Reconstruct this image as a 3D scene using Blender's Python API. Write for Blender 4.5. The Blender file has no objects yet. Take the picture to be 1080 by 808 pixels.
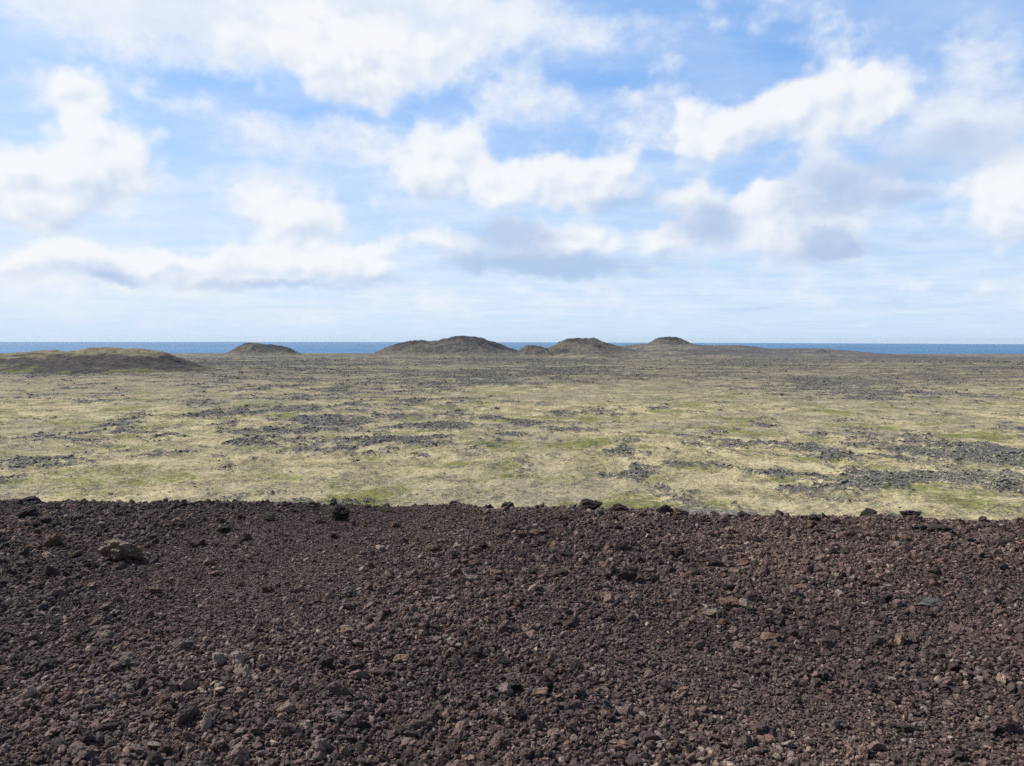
import bpy, bmesh, math, random
import numpy as np
from mathutils import Vector, Matrix, Euler

rng = np.random.default_rng(11)
random.seed(7)
R = math.radians
S = bpy.context.scene

# ------------------------------------------------------------------ camera
PW, PH, F = 1080.0, 808.0, 816.0
EYE = Vector((0.0, 0.0, 110.0))
PITCH, ROLL = R(3.33), R(0.13)
cam_d = bpy.data.cameras.new('camera')
cam = bpy.data.objects.new('camera', cam_d)
S.collection.objects.link(cam)
cam_d.sensor_width = 36.0
cam_d.lens = F / PW * 36.0
cam_d.clip_start, cam_d.clip_end = 0.05, 60000.0
CAM_M = Matrix.Rotation(R(90) - PITCH, 4, 'X') @ Matrix.Rotation(ROLL, 4, 'Z')
cam.matrix_world = Matrix.Translation(EYE) @ CAM_M
S.camera = cam
CM = np.array(CAM_M.to_3x3())

def ray(px, py):
    v = CM @ np.array([(px - PW / 2) / F, -(py - PH / 2) / F, -1.0])
    return v / np.linalg.norm(v)

def azel(px, py):
    v = ray(px, py)
    return math.atan2(v[0], v[1]), math.asin(v[2])

def at_z(px, py, z):
    v = ray(px, py)
    t = (z - EYE.z) / v[2]
    return v[0] * t, v[1] * t

# ------------------------------------------------------------------ light
SUN_EL, SUN_AZ = R(44), R(-66)          # azimuth measured from the view axis (+Y), negative = left
sd = Vector((math.sin(SUN_AZ) * math.cos(SUN_EL), math.cos(SUN_AZ) * math.cos(SUN_EL), math.sin(SUN_EL)))
sun_d = bpy.data.lights.new('sun', 'SUN')
sun_d.energy = 5.0
sun_d.angle = R(0.5)
sun_d.color = (1.0, 0.945, 0.865)
sun = bpy.data.objects.new('sun', sun_d)
sun.rotation_euler = sd.to_track_quat('Z', 'Y').to_euler()
sun.location = (0, 0, 300)
S.collection.objects.link(sun)

S.view_settings.view_transform = 'Standard'
S.view_settings.look = 'None'
S.view_settings.exposure = 0.0
S.view_settings.gamma = 1.0
S.view_settings.use_curve_mapping = False

# ------------------------------------------------------------------ node helper
class NT:
    def __init__(s, tree):
        s.t = tree
        s.n = tree.nodes
        s.l = tree.links
    def new(s, typ, **kw):
        n = s.n.new(typ)
        for k, v in kw.items():
            setattr(n, k, v)
        return n
    def set(s, sock, v):
        if v is None:
            return
        if hasattr(v, 'is_output'):
            s.l.new(v, sock)
        else:
            sock.default_value = v
    def math(s, op, a, b=None, c=None, clamp=False):
        n = s.new('ShaderNodeMath', operation=op, use_clamp=clamp)
        for i, v in enumerate((a, b, c)):
            if v is not None:
                s.set(n.inputs[i], v)
        return n.outputs[0]
    def vm(s, op, a, b=None, out=0):
        n = s.new('ShaderNodeVectorMath', operation=op)
        s.set(n.inputs[0], a)
        if b is not None:
            s.set(n.inputs[3 if op == 'SCALE' else 1], b)
        return n.outputs[out]
    def ramp(s, x, a, b, c=0.0, d=1.0, smooth=True):
        n = s.new('ShaderNodeMapRange', interpolation_type='SMOOTHSTEP' if smooth else 'LINEAR')
        s.set(n.inputs[0], x)
        for i, v in zip((1, 2, 3, 4), (a, b, c, d)):
            n.inputs[i].default_value = v
        return n.outputs[0]
    def mix(s, f, a, b, blend='MIX'):
        n = s.new('ShaderNodeMix', data_type='RGBA', blend_type=blend)
        s.set(n.inputs[0], f)
        for sk, v in ((n.inputs[6], a), (n.inputs[7], b)):
            if isinstance(v, tuple) and len(v) == 3:
                v = v + (1.0,)
            s.set(sk, v)
        return n.outputs[2]
    def noise(s, vec, scale, detail=4, rough=0.55, dist=0.0, out=0, dims='3D'):
        n = s.new('ShaderNodeTexNoise', noise_dimensions=dims)
        s.set(n.inputs['Vector'], vec)
        n.inputs['Scale'].default_value = scale
        n.inputs['Detail'].default_value = detail
        n.inputs['Roughness'].default_value = rough
        n.inputs['Distortion'].default_value = dist
        return n.outputs[out]
    def comb(s, x, y, z=0.0):
        n = s.new('ShaderNodeCombineXYZ')
        for i, v in enumerate((x, y, z)):
            s.set(n.inputs[i], v)
        return n.outputs[0]
    def sep(s, v):
        n = s.new('ShaderNodeSeparateXYZ')
        s.set(n.inputs[0], v)
        return n.outputs

# ------------------------------------------------------------------ world: Nishita sky with broken cloud
world = bpy.data.worlds.new('World')
S.world = world
world.use_nodes = True
w = NT(world.node_tree)
w.n.clear()
SKY_K = 0.13
d = w.new('ShaderNodeTexCoord').outputs['Generated']
dx, dy, dz = w.sep(d)
dzc = w.math('MAXIMUM', dz, 0.004)
sky = w.new('ShaderNodeTexSky', sky_type='NISHITA', sun_disc=False)
sky.sun_elevation = SUN_EL
sky.sun_rotation = SUN_AZ
sky.air_density, sky.dust_density, sky.ozone_density = 1.0, 0.6, 1.6
w.l.new(w.comb(dx, dy, dzc), sky.inputs[0])
az = w.math('ARCTAN2', dx, dy)
el = w.math('ARCSINE', dz)
p0 = w.comb(az, el, 0.0)
# two octaves of domain warp give the cumulus edges
n1 = w.vm('SUBTRACT', w.noise(p0, 7.0, 3, 0.6, out=1), (0.5, 0.5, 0.5))
n2 = w.vm('SUBTRACT', w.noise(p0, 26.0, 4, 0.6, out=1), (0.5, 0.5, 0.5))
warp = w.vm('ADD', w.vm('MULTIPLY', n1, (0.060, 0.034, 0.0)), w.vm('MULTIPLY', n2, (0.040, 0.028, 0.0)))
p = w.vm('ADD', p0, warp)

def blob(px, py, rx, ry, s=1.0, tilt=False):
    a, e = azel(px, py)
    v = w.vm('MULTIPLY', w.vm('SUBTRACT', p, (a, e, 0)), (F / rx, F / ry, 0))
    k = w.ramp(w.vm('LENGTH', v, out=1), 0.0, 1.0, s, 0.0)
    if tilt:        # lit from the upper left: weight of where in the cloud this direction points
        return k, w.math('MULTIPLY', k, w.vm('DOT_PRODUCT', v, (-0.35, 1.0, 0.0), out=1))
    return k

def total(lst, tilt=False):
    acc = acc2 = None
    for b in lst:
        o = blob(*b, tilt=tilt)
        if tilt:
            acc2 = o[1] if acc2 is None else w.math('ADD', acc2, o[1])
            o = o[0]
        acc = o if acc is None else w.math('ADD', acc, o)
    return (acc, acc2) if tilt else acc

SHEET = [  # soft sheets: x, y, rx, ry, strength
    (110, -10, 250, 58, 1.1), (320, 5, 240, 84, 1.2), (400, 60, 130, 60, .6), (555, 25, 110, 56, .6), (470, 30, 130, 60, .7), (200, 64, 100, 24, .3),
    (10, 82, 60, 22, .4), (335, 150, 150, 34, .6), (228, 118, 90, 22, .45), (262, 190, 90, 18, .4), (562, 104, 110, 40, .65), (690, 98, 70, 16, .35),
    (60, 262, 170, 34, .42), (20, 300, 90, 26, .45), (190, 300, 220, 26, .45), (650, 30, 100, 36, .35), (1040, 110, 110, 90, .55), (930, 160, 130, 50, .45),
    (1080, 40, 80, 40, .2), (660, 140, 120, 60, .2), (350, 200, 260, 60, .25), (200, 335, 300, 18, .35), (560, 320, 260, 16, .35),
]
WHITE = [  # cumulus: x, y, rx, ry, strength
    (375, 62, 110, 62, .95), (300, 30, 120, 50, .6), (480, 32, 90, 50, .5),
    (28, 196, 130, 58, .9), (112, 170, 80, 58, 1.0), (75, 100, 44, 34, .9), (300, 228, 88, 44, .8),
    (480, 168, 92, 56, 1.0), (440, 190, 70, 40, .5), (622, 190, 74, 46, 1.0), (550, 200, 90, 44, .7),
    (750, 138, 84, 58, .85), (885, 106, 92, 60, 1.15), (815, 128, 60, 40, .6), (1066, 216, 70, 66, 1.1),
    (110, 272, 90, 30, .8), (30, 282, 60, 26, .6), (300, 278, 130, 34, 1.0), (395, 268, 62, 28, .8), (200, 285, 70, 26, .7),
    (470, 255, 60, 30, .7), (600, 258, 120, 34, .8), (700, 262, 70, 26, .5), (802, 208, 36, 34, 1.1), (822, 252, 70, 44, .8), (740, 222, 70, 38, .8), (872, 205, 92, 50, .8), (886, 255, 44, 26, .9), (960, 205, 60, 16, .5),
]
GREY = [
    (742, 228, 84, 36, .8), (876, 208, 104, 52, .8), (886, 258, 48, 24, .9), (600, 262, 240, 34, .30), (800, 250, 120, 40, .3), (200, 285, 220, 26, .28), (835, 266, 70, 30, .5), (930, 172, 130, 46, .3),
    (660, 214, 52, 38, .5), (530, 278, 170, 22, .75), (640, 282, 160, 22, .7), (310, 302, 130, 13, .8), (400, 292, 70, 13, .55),
    (118, 293, 50, 11, .75), (270, 262, 70, 36, .25), (500, 245, 150, 32, .45), (960, 208, 66, 14, .5), (970, 258, 110, 16, .5),
    (1050, 150, 120, 80, .3), (990, 160, 150, 50, .25), (450, 205, 70, 30, .3), (790, 325, 80, 5, .6), (950, 318, 140, 8, .45),
    (1060, 250, 56, 20, .4), (560, 248, 90, 22, .4), (60, 225, 110, 20, .25), (620, 218, 80, 20, .4), (700, 300, 160, 9, .3), (150, 318, 160, 7, .2),
]
# high veil seen in true cloud-plane perspective, so that it flattens into strata near the horizon
inv = w.math('DIVIDE', 1.0, w.math('ADD', dzc, 0.075))
pl = w.comb(w.math('MULTIPLY', dx, inv), w.math('MULTIPLY', dy, inv), 0.0)
veil_n = w.noise(w.vm('MULTIPLY', pl, (0.9, 1.2, 1.0)), 1.4, 7, 0.55, 0.35)
wisp_n = w.noise(w.vm('ADD', w.vm('MULTIPLY', pl, (1.0, 1.5, 1.0)), (7.3, 2.1, 0)), 2.6, 6, 0.58, 0.4)
low = w.ramp(el, 0.02, 0.30, 1.0, 0.0)             # veil grows towards the horizon
left = w.ramp(az, -0.65, 0.50, 1.0, 0.0)
veil = w.math('ADD', w.math('MULTIPLY', w.ramp(veil_n, 0.30, 0.75), 0.34), w.math('MULTIPLY', w.ramp(wisp_n, 0.35, 0.80), 0.22))
veil = w.math('ADD', veil, w.math('MULTIPLY', low, 0.47))
veil = w.math('ADD', veil, w.math('MULTIPLY', left, 0.17))
veil = w.math('MINIMUM', w.math('SUBTRACT', veil, 0.02), 0.92, clamp=True)
fine = w.noise(w.vm('MULTIPLY', p0, (1.0, 1.35, 1.0)), 9.0, 8, 0.57)
fineb = w.noise(w.vm('ADD', w.vm('MULTIPLY', p0, (1.0, 1.3, 1.0)), (0.012, -0.015, 3.3)), 30.0, 6, 0.62)
fb = w.math('ADD', w.math('MULTIPLY', w.math('SUBTRACT', fine, 0.5), 1.7), w.math('MULTIPLY', w.math('SUBTRACT', fineb, 0.5), 0.45))
def cells(vec, scale):
    vo = w.new('ShaderNodeTexVoronoi', voronoi_dimensions='2D', feature='SMOOTH_F1')
    w.l.new(vec, vo.inputs['Vector'])
    vo.inputs['Scale'].default_value = scale
    vo.inputs['Smoothness'].default_value = 0.35
    vo.inputs['Detail'].default_value = 2.0
    vo.inputs['Roughness'].default_value = 0.5
    return vo.outputs['Distance']
pc = w.vm('ADD', w.vm('MULTIPLY', p0, (1.0, 1.25, 0.0)), w.vm('MULTIPLY', n2, (0.02, 0.02, 0.0)))
cell_a = cells(pc, 15.0)
cell_b = cells(w.vm('ADD', pc, (-0.010, 0.014, 0.0)), 15.0)
puffs = w.math('MULTIPLY', w.math('SUBTRACT', 0.50, cell_a), 0.50)
relief = w.math('SUBTRACT', cell_b, cell_a)          # >0 on the side of each puff that faces the sun
wt, wtilt = total(WHITE, True)
wd = w.math('ADD', w.math('ADD', wt, puffs), w.math('MULTIPLY', fb, 0.62))
wcov = w.ramp(wd, -0.06, 0.50)
sd_ = w.math('ADD', total(SHEET), fb)
scov = w.math('MULTIPLY', w.ramp(sd_, 0.0, 0.78), 0.92)
gd = w.math('ADD', w.math('ADD', total(GREY), w.math('MULTIPLY', puffs, 0.5)), w.math('MULTIPLY', fb, 0.75))
gcov = w.math('MULTIPLY', w.ramp(gd, 0.15, 0.95), 0.80)
K = 1.0 / SKY_K
def rad(c, k=1.0):
    return tuple(v * K * k for v in c)
hgt = w.math('DIVIDE', wtilt, w.math('ADD', wt, 0.15))
lit = w.math('ADD', w.math('ADD', w.math('MULTIPLY', hgt, 1.1), w.math('MULTIPLY', relief, 0.9)), w.math('MULTIPLY', fb, -0.35))
white = w.mix(w.ramp(lit, -0.85, 0.20), rad((0.62, 0.72, 0.89)), rad((0.93, 0.95, 0.975)))
sheet = w.mix(w.ramp(fb, 0.35, -0.45), rad((0.90, 0.93, 0.97)), rad((0.72, 0.81, 0.94)))
blue = w.mix(1.0, sky.outputs[0], (0.88, 1.12, 1.36), 'MULTIPLY')
blue = w.mix(0.62, blue, rad((0.225, 0.475, 0.95)))
blue = w.mix(w.ramp(el, 0.0, 0.30, 0.50, 0.0), blue, rad((0.48, 0.71, 0.97)))
c = w.mix(veil, blue, rad((0.78, 0.875, 0.98)))
c = w.mix(scov, c, sheet)
c = w.mix(w.math('MULTIPLY', wcov, 0.95), c, white)
c = w.mix(gcov, c, rad((0.42, 0.565, 0.81)))
hz = w.ramp(el, -0.01, 0.05, 0.75, 0.0)
c = w.mix(hz, c, rad((0.58, 0.76, 0.95)))
# sky darkened overhead and behind the viewer, to lower the ambient light
deep = w.math('MAXIMUM', w.ramp(el, 0.50, 0.80), w.ramp(dy, 0.35, -0.15))
c = w.mix(w.math('MULTIPLY', deep, 0.80), c, w.mix(1.0, sky.outputs[0], (0.62, 0.60, 0.60), 'MULTIPLY'))
bg = w.new('ShaderNodeBackground')
w.l.new(c, bg.inputs[0])
bg.inputs[1].default_value = SKY_K
w.l.new(bg.outputs[0], w.new('ShaderNodeOutputWorld').inputs[0])
try:
    world.cycles.sampling_method = 'MANUAL'
    world.cycles.sample_map_resolution = 256
except Exception:
    pass
S.cycles.max_bounces = 4
S.cycles.diffuse_bounces = 2
S.cycles.glossy_bounces = 2
S.cycles.volume_bounces = 0
S.cycles.use_denoising = False

# ------------------------------------------------------------------ numpy noise
PERM = np.random.default_rng(3).permutation(4096)
GR = np.random.default_rng(4).normal(size=(4096, 3))
GR /= np.linalg.norm(GR, axis=1)[:, None]

def pnoise(x, y, z=None):
    if z is None:
        z = np.zeros_like(x) + 0.37
    xi, yi, zi = np.floor(x).astype(np.int64), np.floor(y).astype(np.int64), np.floor(z).astype(np.int64)
    fx, fy, fz = x - xi, y - yi, z - zi
    u, v, t = (f * f * f * (f * (f * 6 - 15) + 10) for f in (fx, fy, fz))
    def g(a, b, c_):
        h = PERM[(PERM[(PERM[(xi + a) & 4095] + yi + b) & 4095] + zi + c_) & 4095]
        q = GR[h]
        return q[..., 0] * (fx - a) + q[..., 1] * (fy - b) + q[..., 2] * (fz - c_)
    def lp(a, b, f):
        return a + f * (b - a)
    return lp(lp(lp(g(0, 0, 0), g(1, 0, 0), u), lp(g(0, 1, 0), g(1, 1, 0), u), v),
              lp(lp(g(0, 0, 1), g(1, 0, 1), u), lp(g(0, 1, 1), g(1, 1, 1), u), v), t) * 1.5

def fbm(x, y, scale, octv=4, gain=0.5, seed=0.0, z=None, ridged=False):
    a, s, out = 1.0, scale, 0.0
    for i in range(octv):
        n = pnoise(x * s + seed + i * 17.3, y * s + seed * 1.7 - i * 9.1, None if z is None else z * s + i * 5.7)
        out = out + a * ((1 - 2 * np.abs(n)) if ridged else n)
        a *= gain
        s *= 2.07
    return out

def sstep(x, a, b):
    t = np.clip((x - a) / (b - a), 0, 1)
    return t * t * (3 - 2 * t)

# ------------------------------------------------------------------ object helpers
def put(name, me, mat=None, **props):
    o = bpy.data.objects.new(name, me)
    S.collection.objects.link(o)
    if mat:
        me.materials.append(mat)
    for k, v in props.items():
        o[k] = v
    return o

def grid_mesh(name, P, smooth=True, attrs=None, wrap=False):
    """P: (rows, cols, 3) array -> quad sheet, wrapping round in the columns if asked"""
    r, c_ = P.shape[:2]
    me = bpy.data.meshes.new(name)
    idx = np.arange(r * c_).reshape(r, c_)
    if wrap:
        idx = np.concatenate([idx, idx[:, :1]], axis=1)
    q = np.stack([idx[:-1, :-1], idx[:-1, 1:], idx[1:, 1:], idx[1:, :-1]], -1).reshape(-1, 4)
    me.vertices.add(r * c_)
    me.vertices.foreach_set('co', P.reshape(-1).astype(np.float32))
    me.loops.add(q.size)
    me.loops.foreach_set('vertex_index', q.reshape(-1).astype(np.int32))
    me.polygons.add(len(q))
    me.polygons.foreach_set('loop_start', (np.arange(len(q)) * 4).astype(np.int32))
    me.polygons.foreach_set('loop_total', np.full(len(q), 4, np.int32))
    me.polygons.foreach_set('use_smooth', np.full(len(q), smooth, bool))
    for k, v in (attrs or {}).items():
        a = me.attributes.new(k, 'FLOAT', 'POINT')
        a.data.foreach_set('value', v.reshape(-1).astype(np.float32))
    me.update()
    me.validate()
    return me

def new_mat(name):
    m = bpy.data.materials.new(name)
    m.use_nodes = True
    n = NT(m.node_tree)
    n.n.clear()
    b = n.new('ShaderNodeBsdfPrincipled')
    o = n.new('ShaderNodeOutputMaterial')
    n.l.new(b.outputs[0], o.inputs[0])
    return m, n, b

def scatter(name, pts, rot, scl, idx, stones, tone, **props):
    """one object: stones set on every point by geometry nodes"""
    me = bpy.data.meshes.new(name)
    me.vertices.add(len(pts))
    me.vertices.foreach_set('co', pts.reshape(-1).astype(np.float32))
    for k, v, t in (('rot', rot, 'FLOAT_VECTOR'), ('scl', scl, 'FLOAT_VECTOR')):
        me.attributes.new(k, t, 'POINT').data.foreach_set('vector', v.reshape(-1).astype(np.float32))
    me.attributes.new('pick', 'INT', 'POINT').data.foreach_set('value', idx.astype(np.int32))
    me.attributes.new('tone', 'FLOAT', 'POINT').data.foreach_set('value', tone.astype(np.float32))
    me.update()
    o = put(name, me, None, **props)
    ng = bpy.data.node_groups.new(name + '_nodes', 'GeometryNodeTree')
    ng.interface.new_socket('Geometry', in_out='INPUT', socket_type='NodeSocketGeometry')
    ng.interface.new_socket('Geometry', in_out='OUTPUT', socket_type='NodeSocketGeometry')
    gi, go = ng.nodes.new('NodeGroupInput'), ng.nodes.new('NodeGroupOutput')
    ip = ng.nodes.new('GeometryNodeInstanceOnPoints')
    ci = ng.nodes.new('GeometryNodeCollectionInfo')
    ci.inputs[0].default_value = stones
    ci.inputs['Separate Children'].default_value = True
    ci.inputs['Reset Children'].default_value = True
    def attr(nm, dt):
        a = ng.nodes.new('GeometryNodeInputNamedAttribute')
        a.data_type = dt
        a.inputs[0].default_value = nm
        return a.outputs[0]
    L = ng.links.new
    L(gi.outputs[0], ip.inputs['Points'])
    L(ci.outputs[0], ip.inputs['Instance'])
    ip.inputs['Pick Instance'].default_value = True
    L(attr('pick', 'INT'), ip.inputs['Instance Index'])
    L(attr('rot', 'FLOAT_VECTOR'), ip.inputs['Rotation'])
    L(attr('scl', 'FLOAT_VECTOR'), ip.inputs['Scale'])
    L(ip.outputs[0], go.inputs[0])
    o.modifiers.new('scatter', 'NODES').node_group = ng
    return o

# ------------------------------------------------------------------ stones
def ico(sub):
    bm = bmesh.new()
    bmesh.ops.create_icosphere(bm, subdivisions=sub, radius=1.0)
    V = np.array([v.co[:] for v in bm.verts])
    Fc = [[v.index for v in f.verts] for f in bm.faces]
    bm.free()
    return V, Fc
ICO = {k: ico(k) for k in (2, 3, 4, 5)}

def stone_mesh(name, sub, seed, mat, planes=11, rough=0.10, pits=0.05, squash=(1, 0.8, 0.65), smooth=False, lump=0.0):
    g = np.random.default_rng(seed)
    V, Fc = ICO[sub]
    n = g.normal(size=(planes, 3))
    n /= np.linalg.norm(n, axis=1)[:, None]
    dd = g.uniform(0.52, 0.95, planes)
    dots = V @ n.T
    r = np.where(dots > 0.08, dd / np.maximum(dots, 0.08), 9).min(1)
    r = np.minimum(r, 1.15)
    o = g.uniform(0, 50)
    x, y, z = (V[:, i] for i in range(3))
    r = r * (1 + rough * fbm(x + o, y - o, 1.6, 5 if sub > 3 else 3, 0.6, z=z + o))
    if lump:
        r = r * (1 + lump * np.abs(fbm(x - o, y + o, 2.2, 2, 0.5, z=z - o)))
    r = r - pits * np.maximum(0, fbm(x + 2 * o, y, 5.0, 2, 0.6, z=z))
    P = V * r[:, None] * np.array(squash)
    me = bpy.data.meshes.new(name)
    me.from_pydata(P.tolist(), [], Fc)
    me.polygons.foreach_set('use_smooth', np.full(len(Fc), smooth, bool))
    me.materials.append(mat)
    me.update()
    return me

def scoria_mat(name, base=None, alt=None, crust=None, crust_amt=0.0, bump=0.6, fine=120.0):
    """porous cinder; colours vary from stone to stone (instanced gravel) or are given (single rocks)"""
    m, n, b = new_mat(name)
    tc = n.new('ShaderNodeTexCoord')
    pos = n.new('ShaderNodeNewGeometry').outputs['Position']
    if base is None:
        tone = n.new('ShaderNodeAttribute', attribute_type='INSTANCER', attribute_name='tone').outputs['Fac']
        cr = n.new('ShaderNodeValToRGB')
        e = cr.color_ramp.elements
        stops = [(0.0, (0.026, 0.021, 0.021)), (0.25, (0.060, 0.044, 0.041)), (0.5, (0.110, 0.078, 0.069)),
                 (0.68, (0.172, 0.117, 0.099)), (0.80, (0.200, 0.126, 0.100)), (0.90, (0.22, 0.186, 0.164)), (1.0, (0.34, 0.255, 0.195))]
        e[0].position, e[0].color = stops[0][0], stops[0][1] + (1,)
        e[1].position, e[1].color = stops[-1][0], stops[-1][1] + (1,)
        for q, col in stops[1:-1]:
            k = e.new(q)
            k.color = col + (1,)
        n.l.new(tone, cr.inputs[0])
        col = cr.outputs[0]
    else:
        col = n.mix(n.ramp(n.noise(pos, 14.0, 4, 0.6), 0.35, 0.65), base, alt or base)
    dirt = n.noise(pos, fine * 0.5, 4, 0.65)
    col = n.mix(0.75, col, n.mix(n.ramp(dirt, 0.35, 0.68), (0.55, 0.52, 0.52), (1.5, 1.42, 1.35)), 'MULTIPLY')
    if crust:
        nz = n.sep(n.new('ShaderNodeNewGeometry').outputs['Normal'])[2]
        f = n.math('ADD', n.noise(pos, 34.0, 5, 0.7), n.math('MULTIPLY', nz, 0.22))
        col = n.mix(n.ramp(f, 0.72 - crust_amt * 0.3, 0.86 - crust_amt * 0.3), col, crust)
    n.l.new(col, b.inputs['Base Color'])
    b.inputs['Roughness'].default_value = 0.88
    b.inputs['Specular IOR Level'].default_value = 0.3
    bp = n.new('ShaderNodeBump')
    bp.inputs['Strength'].default_value = bump
    bp.inputs['Distance'].default_value = 0.004
    vo = n.new('ShaderNodeTexVoronoi')
    n.l.new(pos, vo.inputs['Vector'])
    vo.inputs['Scale'].default_value = fine * 1.3
    h = n.math('ADD', n.noise(pos, fine, 4, 0.65), n.math('MULTIPLY', n.math('SUBTRACT', 1.0, vo.outputs[0]), -0.4))
    n.l.new(h, bp.inputs['Height'])
    n.l.new(bp.outputs[0], b.inputs['Normal'])
    return m

# ------------------------------------------------------------------ the crater rim we stand on
GZ = 108.38
EDGE_PX = [(-200, 524), (0, 527), (100, 529), (200, 529), (330, 530.5), (400, 532), (500, 532.5), (600, 534), (660, 538), (740, 542), (800, 543), (900, 545), (1000, 548), (1080, 549.5), (1300, 552)]
EDGE = np.array([at_z(px, py, GZ) for px, py in EDGE_PX])
def edge_y(x):
    return np.interp(x, EDGE[:, 0], EDGE[:, 1]) + 0.13 * pnoise(x * 0.9, x * 0 + 4.2) + 0.05 * pnoise(x * 3.1, x * 0 + 1.2)

def plain_z(x, y):
    """large form of the lava plain: falls gently from the cone to the shore"""
    yy = np.clip(y, -400, 9000)
    return np.maximum(62 - 0.0117 * (yy - 300), -6)

def rim_z(x, y):
    u = fbm(x, y, 0.42, 3, 0.5, 5.0) * 0.050 + fbm(x, y, 2.1, 3, 0.5, 9.0) * 0.020 + fbm(x, y, 9.0, 2, 0.5, 3.0) * 0.007
    e = edge_y(x)
    far = np.hypot(x, y - 2)
    t = y - e
    drop = 0.62 * (np.sqrt(t * t + 0.012) + t) / 2 + 0.012 * np.maximum(0, np.abs(x) - 14) ** 1.6
    inner = np.maximum(0, -y - 6) * 0.30                        # into the crater behind the viewer
    return np.maximum(GZ + u - 0.015 - drop - inner, plain_z(x, y) - 6)

_rim0 = rim_z
def skyline_gap():
    out = []
    ys_ = np.arange(4.5, 11.5, 0.02)
    for px, py in EDGE_PX:
        v = ray(px, py - 0.5)
        x_ = v[0] / v[1] * ys_
        el_ = (_rim0(x_, ys_) + 0.022 - EYE.z) / ys_
        k_ = int(el_.argmax())
        out.append((x_[k_], (v[2] / v[1] - el_[k_]) * ys_[k_]))
    return np.array(out)
GAP = skyline_gap()
def rim_z(x, y):
    c_ = np.interp(x, GAP[:, 0], GAP[:, 1])
    t = y - edge_y(x)
    return _rim0(x, y) + c_ * sstep(t, -2.6, -0.4) * (1 - sstep(t, 1.5, 4.0)) + 0.022 * fbm(x, y, 2.3, 3, 0.6, 33.0) * np.exp(-(t / 0.5) ** 2)

def expand(a, b, step, lim, g=1.10):
    core = list(np.arange(a, b + 1e-6, step))
    lo, hi, s = [a], [b], step
    while lo[-1] > -lim:
        s *= g
        lo.append(lo[-1] - s)
    s = step
    while hi[-1] < lim:
        s *= g
        hi.append(hi[-1] + s)
    return np.array(lo[:0:-1] + core + hi[1:])
gx = expand(-9.5, 9.5, 0.028, 150)
gy = expand(1.2, 11.0, 0.028, 150)
X, Y = np.meshgrid(gx, gy)
rim_me = grid_mesh('crater_rim', np.stack([X, Y, rim_z(X, Y)], -1))
m, n, b = new_mat('scoria_ground')
pos = n.new('ShaderNodeNewGeometry').outputs['Position']
f1 = n.noise(pos, 60.0, 5, 0.7)
f2 = n.noise(pos, 0.9, 3, 0.5)
col = n.mix(n.ramp(f1, 0.35, 0.7), (0.045, 0.034, 0.031), (0.155, 0.113, 0.096))
col = n.mix(n.math('MULTIPLY', n.ramp(f2, 0.4, 0.7), 0.35), col, (0.14, 0.110, 0.092))
n.l.new(col, b.inputs['Base Color'])
b.inputs['Roughness'].default_value = 0.92
b.inputs['Specular IOR Level'].default_value = 0.2
bp = n.new('ShaderNodeBump')
bp.inputs['Distance'].default_value = 0.012
bp.inputs['Strength'].default_value = 0.9
n.l.new(n.noise(pos, 75.0, 5, 0.7), bp.inputs['Height'])
n.l.new(bp.outputs[0], b.inputs['Normal'])
put('crater_rim', rim_me, m, kind='structure', label='dark reddish brown scoria ground of the crater rim')

# ------------------------------------------------------------------ lava plain
def cone(x, y, px, D, yc, rx, ry, flat=0.2, p_=1.0):
    """a hill lobe whose crest shows at photo height yc when it stands D metres out"""
    v = ray(px, yc)
    t = D / v[1]
    cx, cz = v[0] * t, EYE.z + v[2] * t
    H = cz - (62 - 0.0117 * (D - 300))
    rr = np.hypot((x - cx) / rx, (y - D) / ry)
    rr = rr * (1 + 0.10 * pnoise((x - cx) / rx * 2.2 + px, (y - D) / ry * 2.2))
    k = np.clip((1 - rr) / (1 - flat), 0, 1)
    k = k ** p_
    k = k * k * (3 - 2 * k) * 0.6 + k * 0.4
    return H * k

HILLS = {   # distance, half depth, crest line in the photo (x, y)
    'mossy_hill': (1420, 190, [(-420, 384), (-330, 374), (-200, 369), (-60, 373), (0, 373.5), (22, 371.5), (50, 369.5), (72, 370), (86, 371.5), (100, 369), (118, 367), (145, 366.8), (160, 368), (172, 371), (184, 376), (200, 383), (222, 391)]),
    'dark_cone': (3950, 300, [(242, 371.5), (248, 369), (256, 363.5), (263, 361.8), (274, 361.6), (282, 362.8), (292, 364), (303, 367), (312, 371.5)]),
    'wide_hill': (3600, 520, [(392, 373), (402, 370.8), (412, 366), (425, 361.5), (438, 359.2), (452, 359.6), (463, 359.8), (468, 357.8), (478, 355.6), (490, 355), (503, 355.4), (513, 358), (523, 361.5), (534, 366), (546, 370), (560, 373)]),
    'low_knoll': (3500, 130, [(542, 371.5), (549, 367.5), (555, 364.4), (562, 363.8), (570, 365), (577, 368), (584, 371.5)]),
    'flat_topped_hill': (3750, 470, [(556, 372), (572, 369), (582, 365.5), (591, 361), (599, 357.3), (606, 356.6), (614, 357.2), (625, 356.8), (634, 359.5), (643, 363), (652, 366), (668, 369.5), (684, 372)]),
    'small_peak': (4150, 330, [(672, 369), (680, 364.5), (685, 361), (691, 356.4), (698, 355), (708, 355.4), (717, 357.6), (724, 361.4), (732, 364.5), (742, 369)]),
}
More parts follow.
